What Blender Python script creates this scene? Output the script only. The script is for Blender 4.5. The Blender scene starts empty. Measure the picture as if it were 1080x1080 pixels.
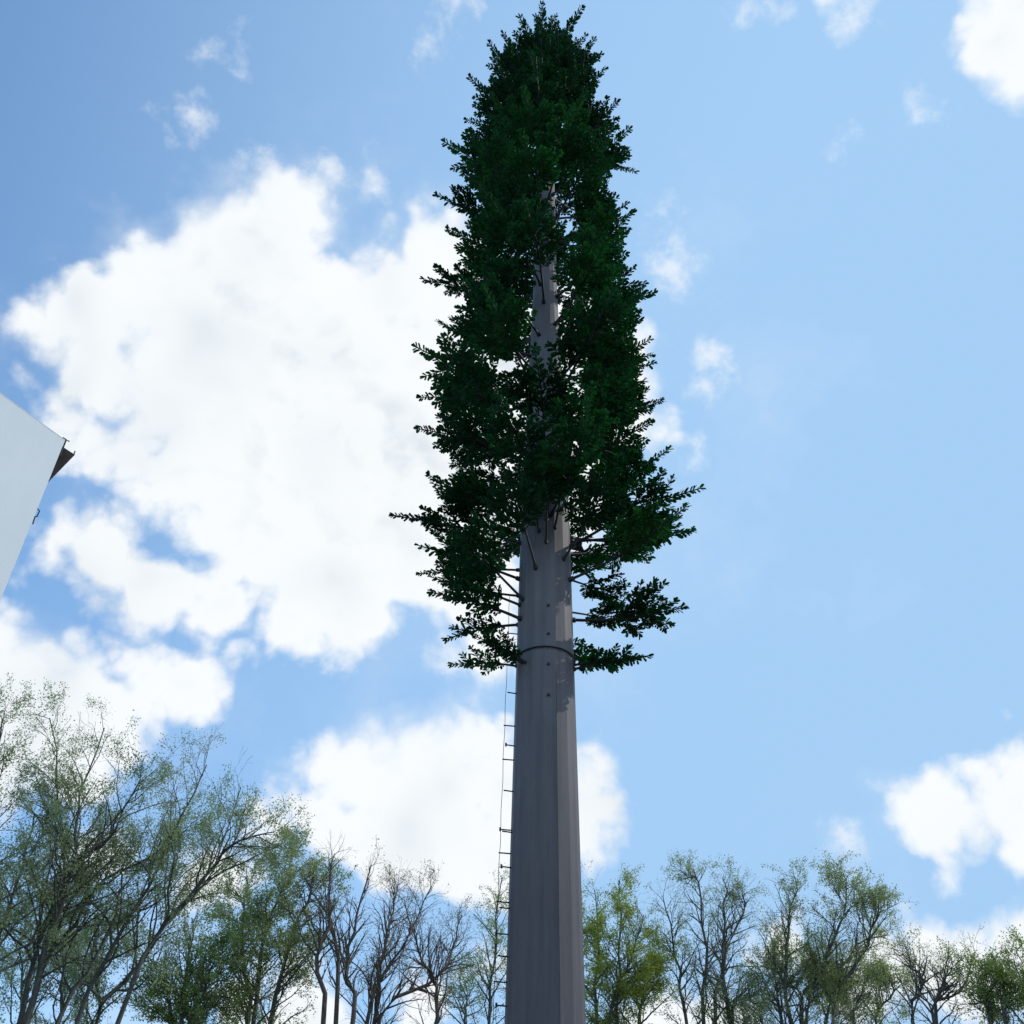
import bpy, math, random
import numpy as np
from mathutils import Vector, Matrix, noise as mnoise

SC = bpy.context.scene
COL = SC.collection
R = math.radians
SC.view_settings.view_transform = 'Standard'
SC.view_settings.look = 'None'
SC.view_settings.exposure = 0.0
SC.view_settings.gamma = 1.0
SC.cycles.max_bounces = 3; SC.cycles.diffuse_bounces = 3; SC.cycles.transmission_bounces = 2

# ------------------------------------------------------------------ helpers
def tag(o, label=None, cat=None, group=None, kind=None):
    if label: o['label'] = label
    if cat: o['category'] = cat
    if group: o['group'] = group
    if kind: o['kind'] = kind
    return o

def empty(name, loc, rz=0.0):
    o = bpy.data.objects.new(name, None)
    COL.objects.link(o)
    o.location = loc
    o.rotation_euler = (0, 0, rz)
    o.empty_display_size = 0.3
    return o

def link(name, me, parent=None, loc=(0, 0, 0)):
    o = bpy.data.objects.new(name, me)
    COL.objects.link(o)
    o.parent = parent
    o.location = loc
    return o

class MB:
    """collects vertices / faces and links them as one mesh object"""
    def __init__(self):
        self.v, self.f, self.m = [], [], []
    def add(self, vs, fs, mi=0):
        k = len(self.v)
        self.v += [tuple(x) for x in vs]
        self.f += [tuple(i + k for i in f) for f in fs]
        self.m += [mi] * len(fs)
    def box(self, c, s, rot=None, mi=0):
        vs = []
        for z in (-.5, .5):
            for x, y in ((-.5, -.5), (.5, -.5), (.5, .5), (-.5, .5)):
                p = Vector((x * s[0], y * s[1], z * s[2]))
                if rot is not None: p = rot @ p
                vs.append(p + Vector(c))
        self.add(vs, [(3, 2, 1, 0), (4, 5, 6, 7), (0, 1, 5, 4), (1, 2, 6, 5), (2, 3, 7, 6), (3, 0, 4, 7)], mi)
    def tube(self, pts, rad, n=8, cap=True, closed=False, mi=0):
        pts = [Vector(p) for p in pts]
        N = len(pts)
        if not hasattr(rad, '__len__'): rad = [rad] * N
        vs, fs = [], []
        for i, p in enumerate(pts):
            if closed: t = pts[(i + 1) % N] - pts[i - 1]
            else: t = pts[min(i + 1, N - 1)] - pts[max(i - 1, 0)]
            t.normalize()
            ref = Vector((0, 0, 1)) if abs(t.z) < .9 else Vector((1, 0, 0))
            a = t.cross(ref).normalized(); b = t.cross(a)
            for k in range(n):
                q = 2 * math.pi * k / n
                vs.append(p + (a * math.cos(q) + b * math.sin(q)) * rad[i])
        for i in range(N if closed else N - 1):
            j = (i + 1) % N
            for k in range(n):
                l = (k + 1) % n
                fs.append((i * n + k, i * n + l, j * n + l, j * n + k))
        if cap and not closed:
            fs.append(tuple(range(n)))
            fs.append(tuple((N - 1) * n + k for k in range(n))[::-1])
        self.add(vs, fs, mi)
    def prism(self, poly, z0, z1, mi=0):
        n = len(poly)
        vs = [(x, y, z0) for x, y in poly] + [(x, y, z1) for x, y in poly]
        fs = [tuple(range(n))[::-1], tuple(range(n, 2 * n))]
        fs += [(i, (i + 1) % n, n + (i + 1) % n, n + i) for i in range(n)]
        self.add(vs, fs, mi)
    def mesh(self, name, mats, smooth=False):
        me = bpy.data.meshes.new(name)
        me.from_pydata(self.v, [], self.f)
        for m in (mats if isinstance(mats, (list, tuple)) else [mats]): me.materials.append(m)
        me.polygons.foreach_set('material_index', self.m)
        if smooth: me.polygons.foreach_set('use_smooth', [True] * len(self.f))
        me.update()
        return me
    def build(self, name, mats, parent=None, smooth=False, loc=(0, 0, 0)):
        return link(name, self.mesh(name, mats, smooth), parent, loc)

def np_mesh(name, V, Q, mats, mi=None, smooth=False):
    """V (n,3) array, Q (m,4) quad index array"""
    me = bpy.data.meshes.new(name)
    V = np.ascontiguousarray(V, dtype=np.float32); Q = np.ascontiguousarray(Q, dtype=np.int32)
    me.vertices.add(len(V)); me.vertices.foreach_set('co', V.ravel())
    me.loops.add(Q.size); me.loops.foreach_set('vertex_index', Q.ravel())
    me.polygons.add(len(Q))
    me.polygons.foreach_set('loop_start', np.arange(0, Q.size, 4, dtype=np.int32))
    for m in (mats if isinstance(mats, (list, tuple)) else [mats]): me.materials.append(m)
    if mi is not None: me.polygons.foreach_set('material_index', np.asarray(mi, dtype=np.int32))
    if smooth: me.polygons.foreach_set('use_smooth', np.ones(len(Q), dtype=bool))
    me.update(calc_edges=True)
    me.validate()
    return me

def tubes_np(polys):
    """polys: list of (pts, radii, sides) -> V, Q ; batched by shape"""
    groups = {}
    for p, r, s in polys: groups.setdefault((len(p), s), []).append((p, r))
    VV, QQ, off = [], [], 0
    for (n, s), L in groups.items():
        P = np.array([a for a, b in L], dtype=np.float64)
        Rr = np.array([b for a, b in L], dtype=np.float64)
        T = np.gradient(P, axis=1)
        T /= np.linalg.norm(T, axis=2, keepdims=True) + 1e-9
        ref = np.where(np.abs(T[..., 2:3]) < .9, np.array([0., 0., 1.]), np.array([1., 0., 0.]))
        A = np.cross(T, ref); A /= np.linalg.norm(A, axis=2, keepdims=True) + 1e-9
        B = np.cross(T, A)
        q = np.arange(s) * 2 * math.pi / s
        ring = P[:, :, None, :] + (A[:, :, None, :] * np.cos(q)[None, None, :, None] + B[:, :, None, :] * np.sin(q)[None, None, :, None]) * Rr[:, :, None, None]
        m = len(L)
        idx = np.arange(m * n * s).reshape(m, n, s) + off
        nx = np.roll(idx, -1, axis=2)
        QQ.append(np.stack([idx[:, :-1], nx[:, :-1], nx[:, 1:], idx[:, 1:]], axis=-1).reshape(-1, 4))
        VV.append(ring.reshape(-1, 3)); off += m * n * s
    return np.concatenate(VV), np.concatenate(QQ)

# ---------------------------------------------------------------- materials
def mat(name):
    m = bpy.data.materials.new(name); m.use_nodes = True
    nt = m.node_tree; nt.nodes.clear()
    out = nt.nodes.new('ShaderNodeOutputMaterial')
    return m, nt, out

def ramp(nt, fac, stops):
    r = nt.nodes.new('ShaderNodeValToRGB')
    el = r.color_ramp.elements
    while len(el) < len(stops): el.new(.5)
    for e, (p, c) in zip(el, stops):
        e.position = p; e.color = (c[0], c[1], c[2], 1)
    nt.links.new(fac, r.inputs[0])
    return r.outputs[0]

def tex_noise(nt, scale, detail=4, rough=.55, coord='Object', sx=(1, 1, 1)):
    tc = nt.nodes.new('ShaderNodeTexCoord')
    mp = nt.nodes.new('ShaderNodeMapping'); mp.inputs['Scale'].default_value = sx
    nt.links.new(tc.outputs[coord], mp.inputs[0])
    n = nt.nodes.new('ShaderNodeTexNoise')
    n.inputs['Scale'].default_value = scale; n.inputs['Detail'].default_value = detail
    n.inputs['Roughness'].default_value = rough
    nt.links.new(mp.outputs[0], n.inputs['Vector'])
    return n.outputs['Fac']

def solid(name, stops, scale=6, rough=.5, metal=0.0, sx=(1, 1, 1), bump=0.0, spec=.5):
    m, nt, out = mat(name)
    b = nt.nodes.new('ShaderNodeBsdfPrincipled')
    f = tex_noise(nt, scale, 6, .6, sx=sx)
    nt.links.new(ramp(nt, f, stops), b.inputs['Base Color'])
    b.inputs['Roughness'].default_value = rough; b.inputs['Metallic'].default_value = metal
    b.inputs['Specular IOR Level'].default_value = spec
    if bump:
        bp = nt.nodes.new('ShaderNodeBump'); bp.inputs['Strength'].default_value = bump; bp.inputs['Distance'].default_value = .02
        nt.links.new(f, bp.inputs['Height']); nt.links.new(bp.outputs[0], b.inputs['Normal'])
    nt.links.new(b.outputs[0], out.inputs[0])
    return m

def leaf_mat(name, dark, light, trans, tcol, scale=3.0, gloss=.03, vary=0.0):
    m, nt, out = mat(name)
    f = tex_noise(nt, scale, 3, .6)
    f2 = tex_noise(nt, scale * 9, 2, .6)
    mx = nt.nodes.new('ShaderNodeMath'); mx.operation = 'MULTIPLY_ADD'; mx.inputs[1].default_value = .5
    ad = nt.nodes.new('ShaderNodeMath'); ad.operation = 'MULTIPLY'; ad.inputs[1].default_value = .5
    nt.links.new(f2, ad.inputs[0]); nt.links.new(f, mx.inputs[0]); nt.links.new(ad.outputs[0], mx.inputs[2])
    c = ramp(nt, mx.outputs[0], [(.34, dark), (.66, light)])
    if vary:
        oi = nt.nodes.new('ShaderNodeObjectInfo')
        vr = ramp(nt, oi.outputs['Random'], [(0, (1 - vary, 1 - vary, 1 - vary * .8)), (.6, (1, 1, 1)), (1, (1 + vary * 1.4, 1 + vary, 1 + vary * .3))])
        mv = nt.nodes.new('ShaderNodeMix'); mv.data_type = 'RGBA'; mv.blend_type = 'MULTIPLY'; mv.inputs[0].default_value = 1
        nt.links.new(c, mv.inputs[6]); nt.links.new(vr, mv.inputs[7]); c = mv.outputs[2]
    d = nt.nodes.new('ShaderNodeBsdfDiffuse'); nt.links.new(c, d.inputs[0])
    t = nt.nodes.new('ShaderNodeBsdfTranslucent')
    mc = nt.nodes.new('ShaderNodeMix'); mc.data_type = 'RGBA'; mc.blend_type = 'MULTIPLY'; mc.inputs[0].default_value = 1
    nt.links.new(c, mc.inputs[6]); mc.inputs[7].default_value = (*tcol, 1)
    nt.links.new(mc.outputs[2], t.inputs[0])
    s = nt.nodes.new('ShaderNodeMixShader'); s.inputs[0].default_value = trans
    nt.links.new(d.outputs[0], s.inputs[1]); nt.links.new(t.outputs[0], s.inputs[2])
    g = nt.nodes.new('ShaderNodeBsdfGlossy'); g.inputs['Roughness'].default_value = .5
    s2 = nt.nodes.new('ShaderNodeMixShader'); s2.inputs[0].default_value = gloss
    nt.links.new(s.outputs[0], s2.inputs[1]); nt.links.new(g.outputs[0], s2.inputs[2])
    nt.links.new(s2.outputs[0], out.inputs[0])
    return m

def pole_mat():
    m, nt, out = mat('galvanised_pole')
    b = nt.nodes.new('ShaderNodeBsdfPrincipled')
    streak = tex_noise(nt, 2.2, 6, .6, sx=(3.2, 3.2, .12))
    blot = tex_noise(nt, 1.3, 5, .6, sx=(1, 1, .5))
    fine = tex_noise(nt, 30, 4, .6, sx=(1, 1, .3))
    a = nt.nodes.new('ShaderNodeMath'); a.operation = 'MULTIPLY_ADD'; a.inputs[1].default_value = .6
    k = nt.nodes.new('ShaderNodeMath'); k.operation = 'MULTIPLY_ADD'; k.inputs[1].default_value = .28
    k2 = nt.nodes.new('ShaderNodeMath'); k2.operation = 'MULTIPLY'; k2.inputs[1].default_value = .12
    nt.links.new(fine, k2.inputs[0]); nt.links.new(blot, k.inputs[0]); nt.links.new(k2.outputs[0], k.inputs[2])
    nt.links.new(streak, a.inputs[0]); nt.links.new(k.outputs[0], a.inputs[2])
    c = ramp(nt, a.outputs[0], [(.28, POLE_DARK), (.5, POLE_MID), (.72, POLE_LIGHT)])
    # shading painted into the colour: darker low down, lighter up the pole
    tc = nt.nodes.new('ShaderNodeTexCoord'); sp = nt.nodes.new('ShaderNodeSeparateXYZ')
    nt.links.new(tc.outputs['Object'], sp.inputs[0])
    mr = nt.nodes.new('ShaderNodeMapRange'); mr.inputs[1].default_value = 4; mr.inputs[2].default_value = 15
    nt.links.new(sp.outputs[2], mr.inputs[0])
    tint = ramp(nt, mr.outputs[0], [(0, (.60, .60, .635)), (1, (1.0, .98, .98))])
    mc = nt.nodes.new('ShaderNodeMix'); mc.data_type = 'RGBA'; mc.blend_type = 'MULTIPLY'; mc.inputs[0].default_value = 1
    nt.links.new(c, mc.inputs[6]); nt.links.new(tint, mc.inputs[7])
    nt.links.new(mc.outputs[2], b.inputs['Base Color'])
    b.inputs['Roughness'].default_value = .55; b.inputs['Metallic'].default_value = .0
    b.inputs['Specular IOR Level'].default_value = .12
    bp = nt.nodes.new('ShaderNodeBump'); bp.inputs['Strength'].default_value = .12; bp.inputs['Distance'].default_value = .02
    nt.links.new(a.outputs[0], bp.inputs['Height']); nt.links.new(bp.outputs[0], b.inputs['Normal'])
    nt.links.new(b.outputs[0], out.inputs[0])
    return m

POLE_DARK, POLE_MID, POLE_LIGHT = (.13, .121, .126), (.192, .178, .184), (.26, .243, .248)
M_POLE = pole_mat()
M_SEAM = solid('weld_seam', [(.3, (.06, .058, .06)), (.7, (.11, .105, .108))], 20, .6)
M_STEEL = solid('dark_steel', [(.3, (.012, .012, .014)), (.7, (.03, .03, .034))], 9, .5, .3)
M_ROD = solid('branch_rod', [(.3, (.008, .009, .009)), (.7, (.02, .021, .02))], 9, .55)
M_NEEDLE = leaf_mat('artificial_foliage', (.007, .046, .022), (.026, .128, .044), .36, (.5, 1.0, .45), 2.2, .012, .45)
M_BARK = solid('bark', [(.3, (.062, .062, .053)), (.7, (.15, .147, .125))], 14, .85, sx=(1, 1, .25))
M_BARK_PALE = solid('pale_bark', [(.3, (.045, .047, .041)), (.7, (.11, .112, .10))], 14, .85, sx=(1, 1, .25))
M_BARK_BROWN = solid('brown_bark', [(.3, (.07, .056, .044)), (.7, (.16, .13, .105))], 14, .85, sx=(1, 1, .25))
M_LEAF = {
    'sage':   leaf_mat('sage_leaf', (.24, .31, .17), (.42, .48, .29), .58, (1.0, 1.1, .75), .9),
    'fresh':  leaf_mat('fresh_leaf', (.22, .30, .13), (.39, .48, .22), .55, (1.0, 1.12, .6), .9),
    'yellow': leaf_mat('yellow_green_leaf', (.26, .31, .075), (.47, .52, .10), .6, (1.0, 1.1, .4), .9),
    'deep':   leaf_mat('deep_leaf', (.19, .26, .10), (.36, .44, .15), .5, (1.0, 1.12, .55), .9),
    'olive':  leaf_mat('olive_leaf', (.25, .295, .135), (.42, .475, .22), .5, (1.0, 1.08, .6), .9),
    'brown':  leaf_mat('budding_leaf', (.2, .19, .13), (.34, .32, .22), .5, (1.05, 1.0, .75), .9),
}

# ------------------------------------------------------------------- camera
PITCH, ROLL = R(39.0), R(1.5)
EYE = Vector((0, 0, 1.6))
cam = bpy.data.cameras.new('camera'); cam.sensor_width = 36; cam.lens = 36.0
cam.clip_start = .05; cam.clip_end = 9000
camo = bpy.data.objects.new('camera', cam); COL.objects.link(camo)
fw = Vector((0, math.cos(PITCH), math.sin(PITCH)))
r0 = Vector((1, 0, 0)); u0 = r0.cross(fw)
rt = r0 * math.cos(ROLL) + u0 * math.sin(ROLL); up = -r0 * math.sin(ROLL) + u0 * math.cos(ROLL)
m4 = Matrix((rt, up, -fw)).transposed().to_4x4(); m4.translation = EYE
camo.matrix_world = m4
SC.camera = camo

# ------------------------------------------------------- daylight: sun + sky
SUN_AZ, SUN_EL = R(81.0), R(39.0)         # to the right of and beyond the mast, high
sdir = Vector((math.sin(SUN_AZ) * math.cos(SUN_EL), math.cos(SUN_AZ) * math.cos(SUN_EL), math.sin(SUN_EL)))
sl = bpy.data.lights.new('sun', 'SUN'); sl.energy = 2.0; sl.angle = R(.5); sl.color = (1.0, .95, .87)
so = bpy.data.objects.new('sun', sl); COL.objects.link(so)
so.rotation_euler = (-sdir).to_track_quat('-Z', 'Y').to_euler(); so.location = (30, 30, 60)

# cloud masses: unit direction (x, y, z) and angular radius of every puff
PUFFS = [
    (-0.3992, 0.6064, 0.6877, 0.0334),
    (-0.3692, 0.6171, 0.6949, 0.0447),
    (-0.3774, 0.6397, 0.6695, 0.0448),
    (-0.3392, 0.5672, 0.7505, 0.0113),
    (-0.3377, 0.5923, 0.7316, 0.0245),
    (-0.3116, 0.6136, 0.7256, 0.0543),
    (-0.2696, 0.5710, 0.7754, 0.0375),
    (-0.2243, 0.5667, 0.7928, 0.0320),
    (-0.1973, 0.5606, 0.8043, 0.0169),
    (-0.2427, 0.6150, 0.7503, 0.0815),
    (-0.1880, 0.6316, 0.7522, 0.0421),
    (-0.1752, 0.6694, 0.7220, 0.0980),
    (-0.2931, 0.6650, 0.6870, 0.0685),
    (-0.1132, 0.6610, 0.7418, 0.0764),
    (-0.0958, 0.5670, 0.8181, 0.0138),
    (-0.0852, 0.5904, 0.8026, 0.0228),
    (-0.0642, 0.6289, 0.7748, 0.0536),
    (-0.0601, 0.6014, 0.7967, 0.0353),
    (-0.0027, 0.7094, 0.7048, 0.1286),
    (0.0894, 0.7113, 0.6972, 0.0567),
    (0.0595, 0.6607, 0.7482, 0.0543),
    (0.0550, 0.7633, 0.6437, 0.0554),
    (-0.2180, 0.7270, 0.6511, 0.1069),
    (-0.1026, 0.7389, 0.6659, 0.1100),
    (-0.3482, 0.6921, 0.6323, 0.0335),
    (-0.3817, 0.6790, 0.6271, 0.0246),
    (-0.3554, 0.6544, 0.6674, 0.0365),
    (-0.3766, 0.6711, 0.6386, 0.0329),
    (-0.3889, 0.6606, 0.6422, 0.0195),
    (-0.2969, 0.7244, 0.6221, 0.0345),
    (-0.2419, 0.7691, 0.5915, 0.0619),
    (-0.1718, 0.7961, 0.5803, 0.0768),
    (-0.1000, 0.8029, 0.5876, 0.0550),
    (-0.3609, 0.7557, 0.5465, 0.0316),
    (-0.3947, 0.7335, 0.5533, 0.0204),
    (-0.4060, 0.7413, 0.5344, 0.0194),
    (-0.3197, 0.7841, 0.5319, 0.0306),
    (-0.2681, 0.8077, 0.5251, 0.0347),
    (-0.2132, 0.8207, 0.5301, 0.0337),
    (-0.2554, 0.8291, 0.4974, 0.0121),
    (-0.1390, 0.8258, 0.5466, 0.0362),
    (-0.0539, 0.8105, 0.5832, 0.0553),
    (-0.0152, 0.8469, 0.5315, 0.0275),
    (-0.2658, 0.7858, 0.5585, 0.0262),
    (-0.3304, 0.8315, 0.4467, 0.0331),
    (-0.3669, 0.8239, 0.4319, 0.0387),
    (-0.4246, 0.7950, 0.4332, 0.0428),
    (-0.4129, 0.7888, 0.4554, 0.0316),
    (-0.4434, 0.7755, 0.4495, 0.0324),
    (-0.3691, 0.8112, 0.4535, 0.0325),
    (-0.3319, 0.8216, 0.4635, 0.0299),
    (-0.3002, 0.8346, 0.4620, 0.0236),
    (-0.2742, 0.8435, 0.4618, 0.0119),
    (-0.3944, 0.8199, 0.4151, 0.0552),
    (-0.4464, 0.8061, 0.3886, 0.0677),
    (-0.3503, 0.8388, 0.4168, 0.0324),
    (-0.3678, 0.8502, 0.3765, 0.0236),
    (-0.1714, 0.8895, 0.4235, 0.0260),
    (-0.1318, 0.8983, 0.4192, 0.0367),
    (-0.0835, 0.9006, 0.4265, 0.0353),
    (-0.0393, 0.8969, 0.4405, 0.0312),
    (-0.0172, 0.8905, 0.4547, 0.0197),
    (-0.1766, 0.9079, 0.3802, 0.0340),
    (-0.0985, 0.9204, 0.3784, 0.0603),
    (-0.0450, 0.9298, 0.3654, 0.0603),
    (-0.0217, 0.9433, 0.3311, 0.0237),
    (-0.2003, 0.9102, 0.3624, 0.0235),
    (0.0250, 0.9201, 0.3909, 0.0523),
    (0.0694, 0.9204, 0.3848, 0.0312),
    (0.0914, 0.9185, 0.3846, 0.0156),
    (0.0746, 0.9105, 0.4068, 0.0105),
    (-0.1613, 0.9614, 0.2230, 0.0310),
    (-0.1825, 0.9626, 0.2003, 0.0227),
    (-0.3450, 0.8831, 0.3179, 0.0170),
    (-0.2637, 0.9134, 0.3101, 0.0207),
    (-0.2240, 0.9497, 0.2188, 0.0152),
    (-0.0640, 0.9699, 0.2351, 0.0238),
    (-0.0232, 0.9657, 0.2587, 0.0210),
    (0.3861, 0.8415, 0.3778, 0.0265),
    (0.4000, 0.8435, 0.3584, 0.0245),
    (0.4079, 0.8349, 0.3695, 0.0276),
    (0.4267, 0.8268, 0.3665, 0.0317),
    (0.3740, 0.8899, 0.2610, 0.0323),
    (0.3349, 0.9059, 0.2591, 0.0209),
    (0.4143, 0.8725, 0.2593, 0.0386),
    (0.3930, 0.3918, 0.8319, 0.0307),
    (0.3702, 0.3939, 0.8413, 0.0141),
    (0.4138, 0.4187, 0.8083, 0.0169),
    (0.4006, 0.3703, 0.8381, 0.0409),
    (0.3243, 0.3843, 0.8644, 0.0064),
    (0.2656, 0.3930, 0.8803, 0.0089),
    (0.3582, 0.8560, 0.3728, 0.0158),
    (0.3849, 0.8484, 0.3634, 0.0248),
    (0.4139, 0.8292, 0.3757, 0.0230),
    (0.4441, 0.8141, 0.3742, 0.0315),
    (0.3727, 0.8613, 0.3454, 0.0093),
    (0.4355, 0.8403, 0.3227, 0.0161),
    (0.3650, 0.8903, 0.2723, 0.0119),
    (0.3321, 0.9048, 0.2664, 0.0090),
    (0.3992, 0.8758, 0.2712, 0.0160),
    (0.4307, 0.8639, 0.2610, 0.0269),
    (0.3716, 0.8962, 0.2424, 0.0290),
    (0.3028, 0.9241, 0.2329, 0.0238),
    (0.2497, 0.9295, 0.2714, 0.0141),
    (0.1431, 0.9650, 0.2198, 0.0310),
    (0.1905, 0.9585, 0.2121, 0.0229),
]
WISPS = [
    (-0.2940, 0.4844, 0.8240, 0.0141),
    (-0.2847, 0.4762, 0.8319, 0.0117),
    (-0.2788, 0.4623, 0.8418, 0.0093),
    (-0.2677, 0.4515, 0.8511, 0.0085),
    (-0.2587, 0.4465, 0.8566, 0.0062),
    (-0.0848, 0.4491, 0.8894, 0.0072),
    (-0.0780, 0.4383, 0.8954, 0.0056),
    (-0.0630, 0.4235, 0.9037, 0.0047),
    (-0.1441, 0.5425, 0.8276, 0.0110),
    (-0.1446, 0.5272, 0.8373, 0.0042),
    (-0.2403, 0.5261, 0.8158, 0.0066),
    (-0.1814, 0.5399, 0.8219, 0.0101),
    (0.1362, 0.5963, 0.7911, 0.0122),
    (0.1401, 0.5786, 0.8035, 0.0069),
    (0.1474, 0.6055, 0.7821, 0.0061),
    (0.1809, 0.6652, 0.7244, 0.0080),
    (0.1890, 0.6554, 0.7312, 0.0062),
    (0.1735, 0.6858, 0.7068, 0.0063),
    (0.1697, 0.7273, 0.6650, 0.0054),
    (0.1254, 0.5696, 0.8123, 0.0069),
    (0.2714, 0.4920, 0.8272, 0.0056),
    (0.3339, 0.4526, 0.8268, 0.0038),
    (0.2113, 0.4050, 0.8896, 0.0045),
    (0.2787, 0.3951, 0.8753, 0.0066),
    (0.1907, 0.4098, 0.8920, 0.0038),
    (0.3020, 0.8885, 0.3455, 0.0080),
    (0.3815, 0.8649, 0.3263, 0.0091),
    (-0.1729, 0.8411, 0.5124, 0.0179),
    (-0.0605, 0.8556, 0.5141, 0.0109),
    (-0.0448, 0.4174, 0.9076, 0.0055),
]
SHADES = [
    (-0.2892, 0.6995, 0.6535, 0.0259),
    (-0.3328, 0.6988, 0.6332, 0.0169),
    (-0.3093, 0.6863, 0.6583, 0.0256),
    (-0.0983, 0.9220, 0.3745, 0.0301),
    (-0.3845, 0.6318, 0.6731, 0.0243),
    (-0.2687, 0.6631, 0.6987, 0.0432),
    (-0.1744, 0.7327, 0.6578, 0.0271),
    (-0.3974, 0.8034, 0.4434, 0.0239),
    (-0.3390, 0.7474, 0.5714, 0.0101),
    (-0.3111, 0.7640, 0.5652, 0.0137),
    (-0.1884, 0.8096, 0.5559, 0.0224),
    (-0.0461, 0.9201, 0.3889, 0.0218),
    (0.0958, 0.9188, 0.3830, 0.0121),
    (0.3912, 0.8496, 0.3539, 0.0108),
    (-0.3597, 0.7719, 0.5243, 0.0166),
    (-0.1311, 0.6193, 0.7741, 0.0141),
    (-0.4218, 0.8093, 0.4088, 0.0309),
]

def build_world():
    w = bpy.data.worlds.new('World'); SC.world = w; w.use_nodes = True
    nt = w.node_tree; nt.nodes.clear()
    N = nt.nodes.new; L = nt.links.new
    def math_(op, a, b=None, c=None, clamp=False):
        n = N('ShaderNodeMath'); n.operation = op; n.use_clamp = clamp
        for i, x in enumerate((a, b, c)):
            if x is None: continue
            if isinstance(x, (int, float)): n.inputs[i].default_value = x
            else: L(x, n.inputs[i])
        return n.outputs[0]
    def vmath(op, a, b=None, c=None):
        n = N('ShaderNodeVectorMath'); n.operation = op
        for i, x in enumerate((a, b, c)):
            if x is None: continue
            if isinstance(x, (tuple, Vector)): n.inputs[i].default_value = tuple(x)
            else: L(x, n.inputs[i])
        return n.outputs['Value'] if op in ('DISTANCE', 'DOT_PRODUCT', 'LENGTH') else n.outputs[0]
    def noise(vec, scale, detail, rough, lac=2.0, out='Fac'):
        n = N('ShaderNodeTexNoise'); L(vec, n.inputs['Vector'])
        n.inputs['Scale'].default_value = scale; n.inputs['Detail'].default_value = detail
        n.inputs['Roughness'].default_value = rough; n.inputs['Lacunarity'].default_value = lac
        return n.outputs[out]
    def smooth(x, lo, hi, a=0.0, b=1.0):
        n = N('ShaderNodeMapRange'); n.interpolation_type = 'SMOOTHSTEP'
        L(x, n.inputs[0])
        for i, q in enumerate((lo, hi, a, b)): n.inputs[i + 1].default_value = q
        return n.outputs[0]
    def mix(f, a, b, blend='MIX'):
        n = N('ShaderNodeMix'); n.data_type = 'RGBA'; n.blend_type = blend; n.clamp_factor = True
        for i, x in ((0, f), (6, a), (7, b)):
            if isinstance(x, (int, float)): n.inputs[i].default_value = x
            elif isinstance(x, tuple): n.inputs[i].default_value = (*x, 1)
            else: L(x, n.inputs[i])
        return n.outputs[2]
    d = N('ShaderNodeTexCoord').outputs['Generated']
    d = vmath('NORMALIZE', d)
    sky = N('ShaderNodeTexSky'); sky.sky_type = 'NISHITA'; sky.sun_disc = False
    sky.sun_elevation = SUN_EL; sky.sun_rotation = SUN_AZ
    sky.air_density = 1.0; sky.dust_density = SKY_DUST; sky.ozone_density = 1.2
    # warped lookup direction -> billowing edges
    w1 = vmath('SUBTRACT', noise(d, 7.0, 3, .5, out='Color'), (.5, .5, .5))
    w2 = vmath('SUBTRACT', noise(d, 24.0, 4, .55, out='Color'), (.5, .5, .5))
    dw = vmath('MULTIPLY_ADD', w1, (.055,) * 3, d)
    dw = vmath('MULTIPLY_ADD', w2, (.020,) * 3, dw)
    def field(src, L_, sm):
        acc = None
        for x, y, z, r in L_:
            s = math_('SUBTRACT', r, vmath('DISTANCE', src, (x, y, z)))
            acc = s if acc is None else math_('SMOOTH_MAX', acc, s, sm)
        return acc
    f = field(dw, PUFFS, .012)
    fine = noise(d, 17.0, 7, .6)
    fine = math_('SUBTRACT', fine, .5)
    vo = N('ShaderNodeTexVoronoi'); vo.feature = 'F1'; L(dw, vo.inputs['Vector'])
    vo.inputs['Scale'].default_value = 17.0; vo.inputs['Detail'].default_value = 2.0; vo.inputs['Roughness'].default_value = .55
    bill = math_('SUBTRACT', .93, vo.outputs['Distance'])
    f2 = math_('MULTIPLY_ADD', fine, .055, math_('MULTIPLY_ADD', bill, .036, f))
    crisp = smooth(f2, -.019, .011)
    wide = smooth(f2, -.042, .024)
    pick = smooth(noise(d, 4.3, 3, .5), .24, .46)
    dens = math_('ADD', math_('MULTIPLY', crisp, pick), math_('MULTIPLY', wide, math_('SUBTRACT', 1.0, pick)))
    # behind the viewer: scattered cloud of the same kind
    back = smooth(vmath('DOT_PRODUCT', d, tuple(fw)), .72, .45)
    gen = smooth(noise(vmath('MULTIPLY', d, (1, 1, 2.0)), 3.2, 9, .58), .50, .62)
    dens = math_('MAXIMUM', dens, math_('MULTIPLY', gen, back))
    # thin torn wisps
    wv = noise(d, 40.0, 5, .65)
    wf = math_('MULTIPLY_ADD', math_('SUBTRACT', wv, .5), .05, field(vmath('MULTIPLY_ADD', w2, (.05,) * 3, dw), WISPS, .006))
    wd = math_('MULTIPLY', smooth(wf, -.018, .018), .72)
    # colour inside the clouds
    soft = field(vmath('MULTIPLY_ADD', w1, (.14,) * 3, dw), SHADES, .02)
    shade = smooth(soft, -.05, .06)
    sunward = tuple((sdir - fw * sdir.dot(fw)).normalized() * .022)
    ra = noise(dw, 9.0, 5, .5); rb = noise(vmath('ADD', dw, sunward), 9.0, 5, .5)
    relief = smooth(math_('SUBTRACT', rb, ra), -.02, .13)
    big = smooth(noise(d, 5.0, 4, .5), .36, .70)
    shade = math_('MULTIPLY', shade, math_('MULTIPLY_ADD', big, .5, .28))
    core = smooth(f2, .0, .10)
    shade = math_('MAXIMUM', shade, math_('MULTIPLY', math_('MULTIPLY_ADD', big, .26, math_('MULTIPLY', relief, .55)), core))
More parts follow.
